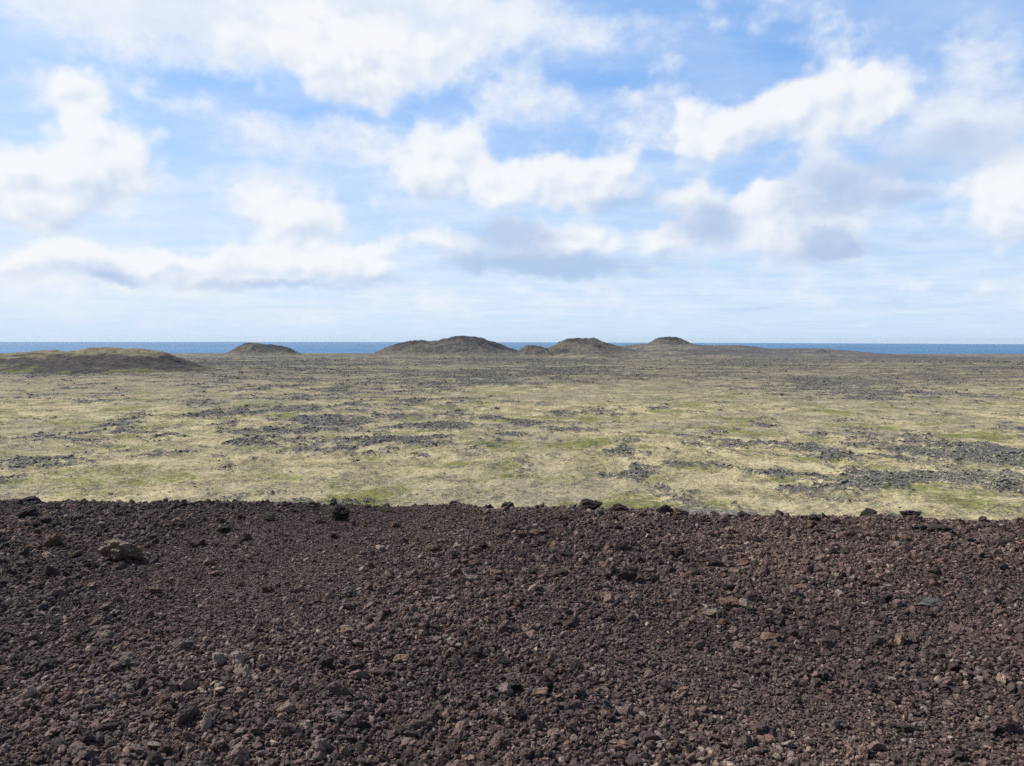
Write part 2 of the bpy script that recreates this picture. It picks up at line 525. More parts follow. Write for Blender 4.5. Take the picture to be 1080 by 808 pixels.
def ridge(h, x, y):
    D, dep, line = h
    xs, hs = [], []
    for px, py in line:
        v = ray(px, py)
        t = D / v[1]
        xs.append(v[0] * t)
        hs.append(EYE.z + v[2] * t - (62 - 0.0117 * (D - 300)))
    hs = np.maximum(np.array(hs), 0)
    hs[0] = hs[-1] = 0
    top = hs.max()
    cx, wx = (xs[0] + xs[-1]) / 2, (xs[-1] - xs[0]) / 2
    xx = x + 0.02 * wx * pnoise(x / wx * 5, y / wx * 5)
    crest = np.interp(xx, xs, hs)
    bend = 0.30 * dep * pnoise(x / wx * 1.3 + D, x * 0 + 0.5)
    t = np.abs(y - D - bend) / (dep * (0.35 + 0.65 * np.sqrt(np.clip(crest / top, 0, 1))))
    k = np.clip(1.0 - t, 0, 1)
    k = np.where(t < 1, k ** 1.25, 0)
    return crest * np.minimum(k * 1.08, 1)
SWELL = [(700, 4150, 363.4, 620, 800, .2), (760, 4200, 364.6, 460, 700, .2), (840, 4300, 368.2, 620, 600, .2), (864, 4000, 368.2, 70, 100, .2), (630, 4000, 366.5, 300, 500, .2), (470, 3800, 368.5, 420, 500, .2)]
def swell_z(lobes, x, y):
    acc = np.zeros_like(x)
    for l in lobes:
        acc = np.maximum(acc, cone(x, y, *l))
    return acc

PATCH = []          # rock fields: x, y, half width, half height in the photo, strength
for a in [(905, 478, 150, 26, .9), (1040, 490, 80, 14, .6), (700, 497, 60, 14, .9), (500, 453, 90, 12, .8), (455, 470, 60, 8, .6), (60, 462, 90, 12, .6),
          (20, 490, 50, 10, .7), (970, 420, 130, 10, .8), (800, 403, 190, 9, .8), (350, 406, 200, 7, .6), (520, 402, 160, 7, .6), (90, 395, 150, 4, 1.0),
          (270, 383, 110, 5, .9), (560, 380, 90, 3, .9), (100, 400, 160, 4, .6), (690, 392, 140, 5, .5), (480, 425, 60, 6, .5), (330, 435, 60, 4, .6),
          (130, 450, 60, 7, .6), (200, 520, 60, 8, .5), (880, 512, 50, 8, .6), (950, 380, 160, 3, .7), (870, 376, 140, 3, .5), (1010, 378, 120, 3, .7)]:
    x0, y0, hw, hh, s = a
    def gp(px, py):
        v = ray(px, py)
        t = 1.0
        for _ in range(40):
            t = (EYE.z - (62 - 0.0117 * (v[1] * t - 300))) / -v[2]
        return v[0] * t, v[1] * t
    cx, cy = gp(x0, y0)
    PATCH.append((cx, cy, abs(gp(x0 + hw, y0)[0] - cx), (gp(x0, y0 - hh)[1] - gp(x0, y0 + hh)[1]) / 2, s))

def rock_mask(x, y):
    wx = x + 22 * fbm(x, y, 0.012, 4, 0.6, 2.0)
    wy = y + 40 * fbm(x, y, 0.010, 4, 0.6, 8.0)
    big = fbm(x, y * 0.7, 0.0042, 4, 0.55, 31.0)
    mid = fbm(x, y * 0.75, 0.035, 4, 0.62, 12.0)
    a = 0.62 * big + 0.95 * mid + 0.35 * fbm(x, y * 0.8, 0.16, 3, 0.65, 77.0) - 0.22 + 0.26 * sstep(y, 700, 2600) + 0.55 * sstep(swell_z(SWELL, x, y), 3, 16)
    for cx, cy, rx, ry, s in PATCH:
        q = np.hypot((wx - cx) / rx, (wy - cy) / ry)
        a = a + s * 0.58 * (1 - sstep(q, 0.3, 1.15))
    return a

def plain_full(x, y, detail=True):
    r = np.hypot(x, y)
    rm = rock_mask(x, y)
    k = sstep(rm, 0.0, 0.35)
    z = plain_z(x, y) + swell_z(SWELL, x, y)
    z = z + 2.2 * fbm(x, y, 0.006, 3, 0.5, 21.0) * sstep(r, 90, 400)
    h = 1.3 * np.abs(fbm(x, y, 0.040, 5, 0.60, 15.0)) + 0.34 * fbm(x, y, 0.16, 3, 0.6, 40.0)
    h = h + k * (0.25 + 0.40 * fbm(x, y, 0.13, 4, 0.75, 50.0, ridged=True) * 0.7)
    z = z + h * (1 + 0.9 * sstep(y, 800, 3000))
    # the shore
    coast = 5150 + 500 * fbm(x, x * 0, 0.0006, 3, 0.5, 60.0) + np.clip((x + 600) * 0.25, -500, 700)
    z = z - 0.03 * np.maximum(0, y - coast)
    return np.maximum(z, -6), rm

ang = np.concatenate([np.linspace(-math.pi, -0.80, 70, endpoint=False), np.linspace(-0.80, 0.80, 1080, endpoint=False), np.linspace(0.80, math.pi, 70, endpoint=False)])
rad_ = np.exp(np.linspace(math.log(45), math.log(8200), 1150))
A, RR = np.meshgrid(ang, rad_)
X, Y = RR * np.sin(A), RR * np.cos(A)
Z, RM = plain_full(X, Y)
plain_me = grid_mesh('lava_plain', np.stack([X, Y, Z], -1), attrs={'rock': RM}, wrap=True)

def plain_mat(name, hill=0):
    m, n, b = new_mat(name)
    pos = n.new('ShaderNodeNewGeometry').outputs['Position']
    px_, py_, pz_ = n.sep(pos)
    flat = n.comb(px_, py_, 0.0)
    rock = n.new('ShaderNodeAttribute', attribute_type='GEOMETRY', attribute_name='rock').outputs['Fac']
    nA = n.noise(n.vm('MULTIPLY', flat, (1.0, 0.8, 1.0)), 0.55, 6, 0.75)
    nB = n.noise(flat, 0.05, 5, 0.6)
    nC = n.noise(n.vm('ADD', flat, (300, 90, 0)), 0.022, 5, 0.65)
    nD = n.noise(flat, 1.6, 4, 0.75)
    nE = n.noise(n.vm('ADD', flat, (-700, 400, 0)), 0.006, 4, 0.6)
    moss = n.mix(n.ramp(nB, 0.38, 0.62), (0.305, 0.252, 0.105), (0.56, 0.475, 0.262))
    moss = n.mix(n.math('MULTIPLY', n.ramp(nE, 0.42, 0.60), 0.65), moss, (0.235, 0.205, 0.135))
    moss = n.mix(n.math('MULTIPLY', n.ramp(nD, 0.46, 0.62), 0.45), moss, (0.72, 0.64, 0.42))
    moss = n.mix(n.math('MULTIPLY', n.ramp(nD, 0.50, 0.36), 0.55), moss, (0.125, 0.108, 0.060))
    grn = n.math('ADD', nC, n.math('MULTIPLY', n.math('SUBTRACT', nA, 0.5), 0.55))
    grn = n.math('MULTIPLY', n.ramp(grn, 0.53, 0.61), n.ramp(py_, 400, 1200, 0.85, 0.18))
    moss = n.mix(grn, moss, (0.180, 0.192, 0.030))
    # bare lava: grey, with pale lichen and dark clefts
    lava = n.mix(n.ramp(nD, 0.38, 0.60), (0.038, 0.037, 0.038), (0.23, 0.222, 0.21))
    f = n.math('ADD', rock, n.math('MULTIPLY', n.math('SUBTRACT', nA, 0.5), 3.0))
    f = n.math('ADD', f, n.math('MULTIPLY', n.math('SUBTRACT', nD, 0.5), 0.7))
    k = n.ramp(f, 0.16, 0.46)
    col = n.mix(k, moss, lava)
    # clefts and small stones everywhere between the cushions of moss
    cl = n.noise(n.vm('ADD', n.vm('MULTIPLY', flat, (0.8, 1.0, 1.0)), (20, 410, 0)), 0.22, 5, 0.68)
    cl = n.math('ABSOLUTE', n.math('SUBTRACT', cl, 0.5))
    clm = n.math('MULTIPLY', n.ramp(cl, 0.036, 0.006), n.ramp(nB, 0.60, 0.42, 0.35, 0.95))
    col = n.mix(clm, col, (0.075, 0.073, 0.070))
    sp = n.noise(n.vm('ADD', flat, (55, 11, 0)), 0.55, 5, 0.8)
    col = n.mix(n.math('MULTIPLY', n.ramp(sp, 0.535, 0.60), 0.72), col, (0.13, 0.13, 0.132))
    far = n.math('MULTIPLY', n.ramp(py_, 420, 1350), n.ramp(nE, 0.60, 0.42, 0.50, 1.0))
    band = n.noise(n.vm('MULTIPLY', flat, (1.0, 1.0, 1.0)), 0.016, 5, 0.62)
    far = n.math('MULTIPLY', far, n.ramp(band, 0.58, 0.46, 0.42, 1.0))
    col = n.mix(n.math('MULTIPLY', far, 0.74), col, (0.112, 0.092, 0.078))
    bd = n.noise(n.vm('ADD', n.vm('MULTIPLY', flat, (0.30, 1.0, 1.0)), (0, 777, 0)), 0.010, 6, 0.66)
    bd = n.math('MULTIPLY', n.ramp(bd, 0.49, 0.58), n.ramp(py_, 700, 1600, 0.0, 0.75))
    col = n.mix(bd, col, (0.062, 0.057, 0.058))
    base_col = col
    if hill:
        hh = n.new('ShaderNodeAttribute', attribute_type='GEOMETRY', attribute_name='height').outputs['Fac']
        q = n.noise(n.vm('MULTIPLY', pos, (1.0, 1.0, 2.2)), 0.020 if hill == 1 else 0.012, 5, 0.65)
        q2 = n.noise(pos, 0.07, 4, 0.65)
        if hill == 1:      # reddish black scoria flank under a mossy top, green foot
            col = n.mix(n.ramp(q2, 0.4, 0.62), (0.15, 0.128, 0.078), (0.26, 0.222, 0.135))
            fl = n.math('ADD', hh, n.math('MULTIPLY', n.math('SUBTRACT', q, 0.5), 1.6))
            dark = n.math('MULTIPLY', n.ramp(fl, 0.04, 0.14), n.ramp(fl, 0.60, 0.80, 1.0, 0.0))
            col = n.mix(dark, col, n.mix(n.ramp(q2, 0.38, 0.62), (0.042, 0.034, 0.037), (0.082, 0.065, 0.058)))
            g_ = n.math('MULTIPLY', n.ramp(n.math('ADD', hh, n.math('MULTIPLY', n.math('SUBTRACT', q2, 0.5), 0.5)), 0.16, 0.02), n.ramp(q, 0.42, 0.6))
            g_ = n.ramp(fl, 0.16, 0.03)
            col = n.mix(n.math('MULTIPLY', g_, n.ramp(q2, 0.40, 0.58)), col, (0.10, 0.12, 0.035))
        else:
            col = n.mix(n.ramp(q2, 0.4, 0.62), (0.085, 0.073, 0.058), (0.165, 0.140, 0.102))
            q3 = n.noise(n.vm('ADD', n.vm('MULTIPLY', pos, (1.0, 0.6, 1.0)), (900, 40, 0)), 0.009, 6, 0.7)
            fl = n.math('ADD', n.math('MULTIPLY', hh, 0.22), n.math('MULTIPLY', n.math('SUBTRACT', q3, 0.5), 1.6))
            col = n.mix(n.ramp(fl, 0.02, 0.26), col, (0.042, 0.038, 0.041))
            edge = n.math('ADD', hh, n.math('MULTIPLY', n.math('SUBTRACT', q2, 0.5), 0.35))
            col = n.mix(n.ramp(edge, 0.04, 0.34), base_col, col)
    n.l.new(col, b.inputs['Base Color'])
    b.inputs['Roughness'].default_value = 0.95
    b.inputs['Specular IOR Level'].default_value = 0.1
    bp = n.new('ShaderNodeBump')
    bp.inputs['Strength'].default_value = 0.5
    bp.inputs['Distance'].default_value = 0.3
    n.l.new(n.math('ADD', nA, n.math('MULTIPLY', nD, 0.3)), bp.inputs['Height'])
    n.l.new(bp.outputs[0], b.inputs['Normal'])
    return m
put('lava_plain', plain_me, plain_mat('moss_and_lava'), kind='structure', label='wide plain of pale moss and grey lava below the crater')

HILL_LABEL = {
    'mossy_hill': 'nearest hill at the far left with dark red flank and mossy top',
    'dark_cone': 'small dark cone between the left hill and the wide hill',
    'wide_hill': 'widest hill on the horizon with pale left shoulder and dark crest',
    'low_knoll': 'low dark knoll in the gap right of the wide hill',
    'flat_topped_hill': 'dark hill with a flat top right of the low knoll',
    'small_peak': 'small dark peak on the broad swell, rightmost of the hills',
}
hm = {1: plain_mat('scoria_hill', 1), 2: plain_mat('heath_hill', 2)}
for nm, lobes in HILLS.items():
    big = nm == 'mossy_hill'
    D, dep, line = lobes
    xs = [ray(px, py)[0] * D / ray(px, py)[1] for px, py in line]
    ys = [D - dep * 1.4, D + dep * 1.4]
    st = 2.0 if big else 3.5
    X, Y = np.meshgrid(np.arange(min(xs), max(xs), st), np.arange(min(ys), max(ys), st))
    B = ridge(lobes, X, Y)
    Zp, rm = plain_full(X, Y)
    B = np.maximum(B - swell_z(SWELL, X, Y), 0)
    Hm = B.max()
    rel = B / Hm
    gul = (fbm(X, Y, 0.012, 4, 0.55, 70.0, ridged=True) - 1.45) * (2.0 if big else 6.0) * sstep(rel, 0.02, 0.4)
    Zp = Zp + B + gul + fbm(X, Y, 0.09, 3, 0.6, 71.0) * 0.35 - 1.6 * (1 - sstep(B, 0.2, 3.5)) - 1.0 * (B < 0.3)
    me = grid_mesh(nm, np.stack([X, Y, Zp], -1), attrs={'rock': rm, 'height': rel})
    put(nm, me, hm[1 if big else 2], kind='structure', label=HILL_LABEL[nm])

# ------------------------------------------------------------------ sea
ang = np.linspace(-math.pi, math.pi, 360, endpoint=False)
rad_ = np.concatenate([[0.5], np.geomspace(200, 20000, 60)])
A, RR = np.meshgrid(ang, rad_)
sea_me = grid_mesh('sea', np.stack([RR * np.sin(A), RR * np.cos(A), A * 0 - 0.0], -1), wrap=True)
m, n, b = new_mat('sea_water')
pos = n.new('ShaderNodeNewGeometry').outputs['Position']
st = n.noise(n.vm('MULTIPLY', pos, (0.25, 1.0, 1.0)), 0.0016, 5, 0.6)
col = n.mix(n.ramp(st, 0.35, 0.65), (0.018, 0.135, 0.300), (0.045, 0.195, 0.385))
n.l.new(col, b.inputs['Base Color'])
b.inputs['Roughness'].default_value = 0.55
b.inputs['IOR'].default_value = 1.33
b.inputs['Specular IOR Level'].default_value = 0.35
bp = n.new('ShaderNodeBump')
bp.inputs['Distance'].default_value = 1.0
bp.inputs['Strength'].default_value = 0.12
n.l.new(n.noise(n.vm('MULTIPLY', pos, (0.5, 1.0, 1.0)), 0.03, 4, 0.6), bp.inputs['Height'])
n.l.new(bp.outputs[0], b.inputs['Normal'])
put('sea', sea_me, m, kind='structure', label='blue sea along the horizon')

# ------------------------------------------------------------------ loose lava blocks on the plain (uncountable)
def variants(tag_, count, sub, mat, **kw):
    col_ = bpy.data.collections.new(tag_)
    for i in range(count):
        me = stone_mesh(tag_, sub, 100 + i * 7 + len(tag_), mat, squash=(1, random.uniform(.65, .95), random.uniform(.5, .8)), **kw)
        col_.objects.link(bpy.data.objects.new('%s_%02d' % (tag_, i), me))
    return col_

m, n, b = new_mat('lava_block')
pos = n.new('ShaderNodeNewGeometry').outputs['Position']
tone = n.new('ShaderNodeAttribute', attribute_type='INSTANCER', attribute_name='tone').outputs['Fac']
c0 = n.mix(tone, (0.040, 0.037, 0.035), (0.19, 0.178, 0.162))
c0 = n.mix(n.math('MULTIPLY', n.ramp(n.noise(pos, 0.9, 5, 0.7), 0.47, 0.58), 0.85), c0, (0.40, 0.36, 0.235))
n.l.new(c0, b.inputs['Base Color'])
b.inputs['Roughness'].default_value = 0.95
LAVA_M = m
blocks = variants('lava_block', 8, 2, m, planes=9, rough=0.12, pits=0.0)
N = 1000000
rr = np.exp(rng.uniform(math.log(215), math.log(3000), N))
aa = rng.uniform(-0.74, 0.74, N)
bx, by = rr * np.sin(aa), rr * np.cos(aa)
zz, rm = plain_full(bx, by)
prob = sstep(rm + 0.75 * pnoise(bx * 0.14, by * 0.14) + 0.35 * pnoise(bx * 0.45, by * 0.45), -0.05, 0.70) * 0.88 + 0.12
keep = rng.uniform(0, 1, N) < prob
bx, by, zz, rr, rm = bx[keep], by[keep], zz[keep], rr[keep], rm[keep]
N = len(bx)
size = np.clip(0.16 + 0.22 * rng.pareto(3.0, N), 0.15, 1.0 + 0.0 * rr) * (0.40 + rr / 1050) * (0.6 + 0.8 * sstep(rm, 0.0, 0.5))
scl = size[:, None] * rng.uniform(0.7, 1.3, (N, 3)) * np.array([1.15, 1.15, 0.62])
scatter('lava_blocks', np.stack([bx, by, zz + size * 0.12], -1), rng.uniform(0, 6.28, (N, 3)) * np.array([0.12, 0.12, 1]), scl,
        rng.integers(0, 8, N), blocks, rng.beta(1.4, 2.2, N), kind='stuff', label='grey lava blocks strewn over the moss of the plain')

# ------------------------------------------------------------------ scoria gravel (uncountable)
gm = scoria_mat('scoria_gravel_stone', bump=0.7, fine=170.0)
small = variants('cinder', 14, 3, gm, planes=10, rough=0.16, pits=0.08)
chunk = variants('scoria_chunk', 12, 4, gm, planes=11, rough=0.20, pits=0.10, lump=0.12)

def fan(N, y0, power=1.0, margin=1.6):
    """random ground points in view (and a little to the sides), out to the edge"""
    y = y0 + (10.3 - y0) * rng.uniform(0, 1, N * 2) ** power
    x = rng.uniform(-1, 1, N * 2) * 9.2
    k = (np.abs(x) < 0.68 * y + margin) & (y < edge_y(x) + 1.0)
    return x[k][:N], y[k][:N]

def fine_zone(x, y):
    """worn places where the cinders are finer"""
    c1 = np.exp(-(((x + 1.6 - 0.10 * (y - 5)) / 0.75) ** 2)) * sstep(y, 3.4, 4.8) * (1 - sstep(y, 7.0, 8.2))
    c2 = np.exp(-(((x - 0.9) / 0.8) ** 2) - ((y - 4.0) / 0.7) ** 2) * 0.35
    return np.clip(c1 + c2 + 0.5 * sstep(fbm(x, y, 0.55, 3, 0.55, 80.0), 0.05, 0.5), 0, 1)

def lay(name, N, y0, lo, hi, shape, coll, nvar, label, sink=0.25, power=1.0, keepfn=None):
    x, y = fan(N, y0, power)
    if keepfn is not None:
        k = rng.uniform(0, 1, len(x)) < keepfn(x, y)
        x, y = x[k], y[k]
    M = len(x)
    s = lo + (hi - lo) * rng.uniform(0, 1, M) ** shape
    s = s * (1 - 0.30 * fine_zone(x, y))
    z = rim_z(x, y) + s * (0.62 * (1 - sink) - 0.1) + rng.uniform(0, 1, M) * 0.35 * lo
    patch = fbm(x, y, 0.5, 3, 0.55, 90.0)
    tone = np.clip(rng.beta(1.7, 2.1, M) + 0.16 * patch + 0.05 + 0.055 * np.clip(x / 4, -1, 1), 0, 1)
    light = rng.uniform(0, 1, M) < 0.014
    tone[light] = rng.uniform(0.9, 1.0, light.sum())
    scl = s[:, None] * rng.uniform(0.72, 1.28, (M, 3))
    rot = np.stack([rng.normal(0, 0.5, M), rng.normal(0, 0.5, M), rng.uniform(0, 6.28, M)], -1)
    return scatter(name, np.stack([x, y, z], -1), rot, scl, rng.integers(0, nvar, M), coll, tone, kind='stuff', label=label)

lay('fine_cinders', 430000, 1.6, 0.0052, 0.0115, 1.5, small, 14, 'fine dark cinders covering the crater rim', sink=0.3)
lay('scoria_gravel', 95000, 1.6, 0.010, 0.0235, 2.2, small, 14, 'reddish brown scoria gravel covering the crater rim', sink=0.25, keepfn=lambda x, y: 1 - 0.62 * fine_zone(x, y))
lay('scoria_chunks', 4200, 1.6, 0.024, 0.046, 2.6, chunk, 12, 'larger chunks of scoria mixed through the gravel', sink=0.35, keepfn=lambda x, y: 1 - 0.85 * fine_zone(x, y))

# ------------------------------------------------------------------ single rocks
COL = {
    'black': ((0.016, 0.017, 0.021), (0.034, 0.033, 0.037), None, 'black'),
    'dark': ((0.034, 0.027, 0.028), (0.058, 0.044, 0.043), None, 'dark brown'),
    'brown': ((0.075, 0.052, 0.043), (0.115, 0.078, 0.060), None, 'brown'),
    'red': ((0.090, 0.058, 0.050), (0.130, 0.084, 0.071), None, 'rust red'),
    'purple': ((0.052, 0.037, 0.042), (0.085, 0.060, 0.066), None, 'purplish'),
    'grey': ((0.085, 0.078, 0.075), (0.125, 0.112, 0.106), None, 'grey'),
    'blue': ((0.060, 0.062, 0.068), (0.095, 0.096, 0.103), None, 'blue-grey'),
    'tan': ((0.13, 0.096, 0.076), (0.19, 0.145, 0.112), None, 'tan'),
    'pink': ((0.125, 0.086, 0.074), (0.18, 0.13, 0.112), None, 'pinkish'),
    'pale': ((0.125, 0.112, 0.104), (0.18, 0.16, 0.146), None, 'pale grey'),
    'crust': ((0.070, 0.050, 0.044), (0.12, 0.086, 0.068), (0.225, 0.17, 0.122), 'lichen-crusted'),
}
WARM = np.array([1.20, 1.08, 0.97])
MATS = {k: scoria_mat('rock_' + k, tuple(WARM * v[0]), tuple(WARM * v[1]), v[2], 0.6, 0.9, 60.0) for k, v in COL.items()}
ROCKS = [  # x, y (centre), width, height in the photo; colour; shape; own label, or None when it is told by its neighbour
    (123, 582, 40, 27, 'crust', 'a', 'large lichen-crusted boulder with a black hollow under its front'),
    (53, 571, 17, 17, 'brown', 'b', 'upright brown rock left of the large lichen-crusted boulder'),
    (29, 542, 18, 12, 'black', 'a', 'black rock near the left edge of the photo, below the skyline'),
    (80, 558, 13, 8, 'dark', 'a', None), (43, 549, 14, 8, 'dark', 'a', None), (144, 555, 15, 7, 'dark', 'a', None),
    (4, 576, 10, 9, 'black', 'a', 'dark rock cut by the left edge of the photo'),
    (194, 553, 13, 9, 'dark', 'a', None), (33, 576, 14, 8, 'brown', 'a', None), (160, 622, 15, 9, 'red', 'a', None),
    (31, 526, 17, 6, 'black', 'a', 'flat black slab on the rim skyline at the far left'),
    (166, 597, 9, 6, 'pale', 'a', None), (54, 603, 14, 14, 'dark', 'b', None),
    (235, 559, 15, 9, 'black', 'a', 'low black rock between the crusted boulder and the big black boulder'),
    (358, 542, 20, 18, 'black', 'b', 'big squarish black boulder just below the rim skyline'),
    (353, 526, 8, 10, 'black', 'c', 'small pointed black rock on the skyline above the big black boulder'),
    (337, 549, 13, 8, 'brown', 'a', 'brown rock at the left foot of the big black boulder'),
    (297, 527, 7, 6, 'dark', 'a', 'small dark stone on the skyline left of the pointed rock'), (319, 528, 5, 5, 'dark', 'a', None), (328, 532, 12, 7, 'brown', 'a', None),
    (206, 573, 16, 11, 'dark', 'a', None), (256, 566, 14, 10, 'dark', 'a', None), (219, 593, 12, 9, 'tan', 'a', None),
    (253, 591, 7, 5, 'pink', 'a', None), (254, 615, 9, 9, 'tan', 'a', None), (281, 621, 11, 9, 'brown', 'a', None), (315, 621, 11, 9, 'tan', 'a', 'tan stone at the edge of the finest cinders'),
    (293, 539, 8, 6, 'dark', 'a', None), (253, 546, 10, 7, 'dark', 'a', None),
    (407, 527, 10, 11, 'black', 'b', 'blocky black rock standing alone on the skyline right of the big boulder'),
    (480, 528, 15, 7, 'dark', 'a', 'brown slab tilted on the skyline right of the blocky black rock'),
    (514, 530, 14, 6, 'dark', 'a', None), (536, 530, 15, 7, 'dark', 'a', None),
    (455, 579, 17, 8, 'brown', 'a', 'long light brown rock below the slab on the skyline'), (542, 558, 11, 7, 'dark', 'a', None), (550, 565, 11, 8, 'dark', 'a', None),  # middle entry: a dark gap, its shade built as a dark stone
    (567, 562, 20, 7, 'brown', 'a', 'long low brown rock right of two dark stones'), (486, 612, 9, 9, 'brown', 'b', None), (498, 607, 6, 5, 'pale', 'a', None), (523, 605, 13, 8, 'tan', 'a', None),
    (500, 594, 12, 7, 'brown', 'a', None), (592, 605, 18, 10, 'dark', 'a', None), (416, 554, 13, 7, 'brown', 'a', None), (522, 627, 18, 8, 'dark', 'a', None),
    (406, 636, 7, 5, 'red', 'a', None), (586, 597, 6, 5, 'pink', 'a', None),
    (624, 533, 24, 13, 'dark', 'a', 'dark lumpy mound of rock on the skyline near the middle of the rim'),
    (655, 536, 17, 9, 'dark', 'a', None), (701, 538, 17, 12, 'dark', 'a', 'dark red-brown rock on the skyline left of the two-tone rock'),
    (718, 540, 19, 10, 'crust', 'a', 'two-tone rock with a pale grey patch on the skyline'), (735, 539, 8, 7, 'dark', 'b', 'small round dark stone right of the two-tone rock'),
    (757, 540, 14, 8, 'dark', 'a', None), (771, 541, 11, 8, 'dark', 'a', None), (784, 543, 13, 8, 'dark', 'a', None),
    (763, 549, 11, 8, 'grey', 'a', 'light-rimmed grey rock just below the skyline'), (650, 556, 16, 10, 'dark', 'a', None),
    (715, 584, 19, 16, 'dark', 'b', 'dark lumpy boulder in the middle of the right-hand gravel'),
    (662, 607, 25, 20, 'dark', 'b', 'large knobbly dark brown boulder in the middle of the gravel'),
    (649, 603, 9, 12, 'black', 'a', 'narrow black stone at the left side of the knobbly boulder'), (691, 611, 11, 9, 'dark', 'a', None), (676, 592, 13, 9, 'dark', 'a', None),
    (752, 594, 24, 12, 'dark', 'a', 'long dark rock right of the lumpy boulder'), (785, 594, 18, 9, 'red', 'a', None), (720, 571, 10, 7, 'red', 'a', None), (759, 563, 13, 7, 'red', 'a', None),
    (793, 568, 12, 9, 'red', 'a', None), (643, 576, 10, 7, 'red', 'a', None), (774, 604, 14, 9, 'tan', 'a', None), (789, 611, 7, 6, 'pink', 'a', None),
    (826, 541, 17, 9, 'dark', 'a', 'dark brown rock on the skyline left of the black one'), (918, 541, 20, 10, 'black', 'a', 'long black rock on the skyline at the right'),
    (942, 545, 19, 7, 'pale', 'a', 'pale grey rubble rock between two dark rocks on the skyline'), (965, 543, 20, 10, 'black', 'a', 'rounded black rock right of the pale rubble on the skyline'),
    (1038, 548, 9, 8, 'red', 'b', 'small rust red stone on the skyline at the far right'), (1000, 549, 9, 4, 'red', 'a', None), (891, 542, 9, 6, 'dark', 'a', None),
    (853, 554, 12, 10, 'red', 'b', 'rust red rock below the skyline, left of the long black one'), (895, 564, 16, 10, 'brown', 'a', 'brown rock with dark shade under it below the long black rock'),
    (990, 558, 22, 8, 'dark', 'a', 'long dark rock below the rounded black skyline rock'), (975, 557, 9, 8, 'black', 'a', None), (1006, 563, 10, 7, 'black', 'a', None),
    (957, 579, 16, 9, 'pink', 'a', 'pinkish rock in the gravel at the right'), (867, 607, 9, 6, 'pale', 'a', None), (988, 616, 11, 9, 'red', 'b', None), (988, 603, 13, 8, 'dark', 'a', None),
    (932, 635, 12, 9, 'black', 'a', 'black stone left of the flat grey ledge'), (985, 637, 38, 12, 'blue', 'd', 'flat blue-grey ledge half buried in the gravel at the right'), (1075, 549, 9, 6, 'dark', 'a', None),
    (1058, 595, 10, 7, 'dark', 'a', None), (1055, 583, 14, 7, 'dark', 'a', None), (770, 637, 20, 11, 'red', 'a', 'red-brown rock casting a black shadow behind the pale crusted rock'),
    (751, 648, 23, 11, 'crust', 'a', 'pale crusted rock in front of the red-brown rock'), (763, 657, 12, 8, 'brown', 'a', None), (813, 672, 18, 10, 'tan', 'a', 'tan rock in the gravel right of the pale crusted rock'),
    (817, 681, 13, 8, 'brown', 'a', None), (689, 701, 10, 8, 'blue', 'a', 'small blue-grey stone in the lower middle of the gravel'), (711, 635, 12, 6, 'red', 'a', None), (703, 725, 14, 14, 'dark', 'b', None),
    (825, 703, 9, 8, 'pink', 'a', None), (730, 655, 8, 7, 'tan', 'a', None), (1065, 766, 20, 19, 'purple', 'b', 'dark purple stone in the lower right corner of the gravel'),
    (959, 770, 18, 11, 'dark', 'a', None), (974, 766, 12, 9, 'grey', 'a', None), (963, 718, 10, 9, 'tan', 'b', None), (882, 765, 14, 12, 'grey', 'a', None),
    (1005, 745, 12, 7, 'pale', 'a', None), (922, 698, 12, 8, 'grey', 'a', None), (955, 758, 8, 8, 'tan', 'a', None),
    (354, 756, 23, 12, 'grey', 'a', 'long grey stone in the lower left gravel, left of its purplish twin'), (376, 762, 20, 16, 'purple', 'a', 'purplish stone touching the long grey stone'),
    (316, 775, 13, 17, 'grey', 'c', 'upright grey stone at the bottom of the gravel'), (297, 758, 13, 13, 'pink', 'b', None), (289, 719, 14, 12, 'grey', 'b', None),
    (430, 784, 19, 10, 'pale', 'a', 'light grey flat stone near the bottom of the gravel'), (404, 711, 20, 10, 'dark', 'a', None), (273, 695, 15, 9, 'purple', 'a', None), (252, 709, 15, 9, 'pale', 'a', None),
    (423, 695, 16, 9, 'tan', 'a', None), (434, 724, 10, 8, 'pale', 'a', None), (432, 654, 9, 6, 'grey', 'a', None), (363, 794, 12, 13, 'tan', 'b', None),
    (549, 671, 13, 9, 'pink', 'a', None), (537, 714, 14, 8, 'grey', 'a', None), (591, 708, 15, 12, 'brown', 'b', None), (570, 731, 17, 11, 'pink', 'a', 'reddish flat stone in the lower middle of the gravel'),
    (621, 678, 7, 8, 'tan', 'b', None), (520, 761, 8, 6, 'pale', 'a', None), (518, 754, 17, 9, 'purple', 'a', None), (675, 760, 14, 9, 'brown', 'a', None),
    (686, 778, 24, 12, 'purple', 'a', 'broad purplish stone at the bottom right of centre'), (660, 787, 18, 12, 'pink', 'a', None), (599, 785, 9, 7, 'pink', 'b', None), (608, 711, 8, 7, 'blue', 'a', None),
    (188, 683, 22, 15, 'grey', 'a', 'dark grey domed stone in the left of the gravel'), (78, 674, 18, 12, 'dark', 'a', None), (111, 670, 15, 12, 'pale', 'a', None), (168, 740, 15, 12, 'red', 'a', None),
    (177, 790, 20, 17, 'brown', 'b', 'dark brown stone at the bottom edge in the left of the gravel'), (214, 799, 12, 13, 'pale', 'b', None), (155, 767, 9, 7, 'pale', 'a', None), (198, 723, 14, 10, 'grey', 'a', None), (63, 737, 18, 14, 'red', 'a', None),
]
LM = {0: 'the large lichen-crusted boulder', 14: 'the big black boulder'}
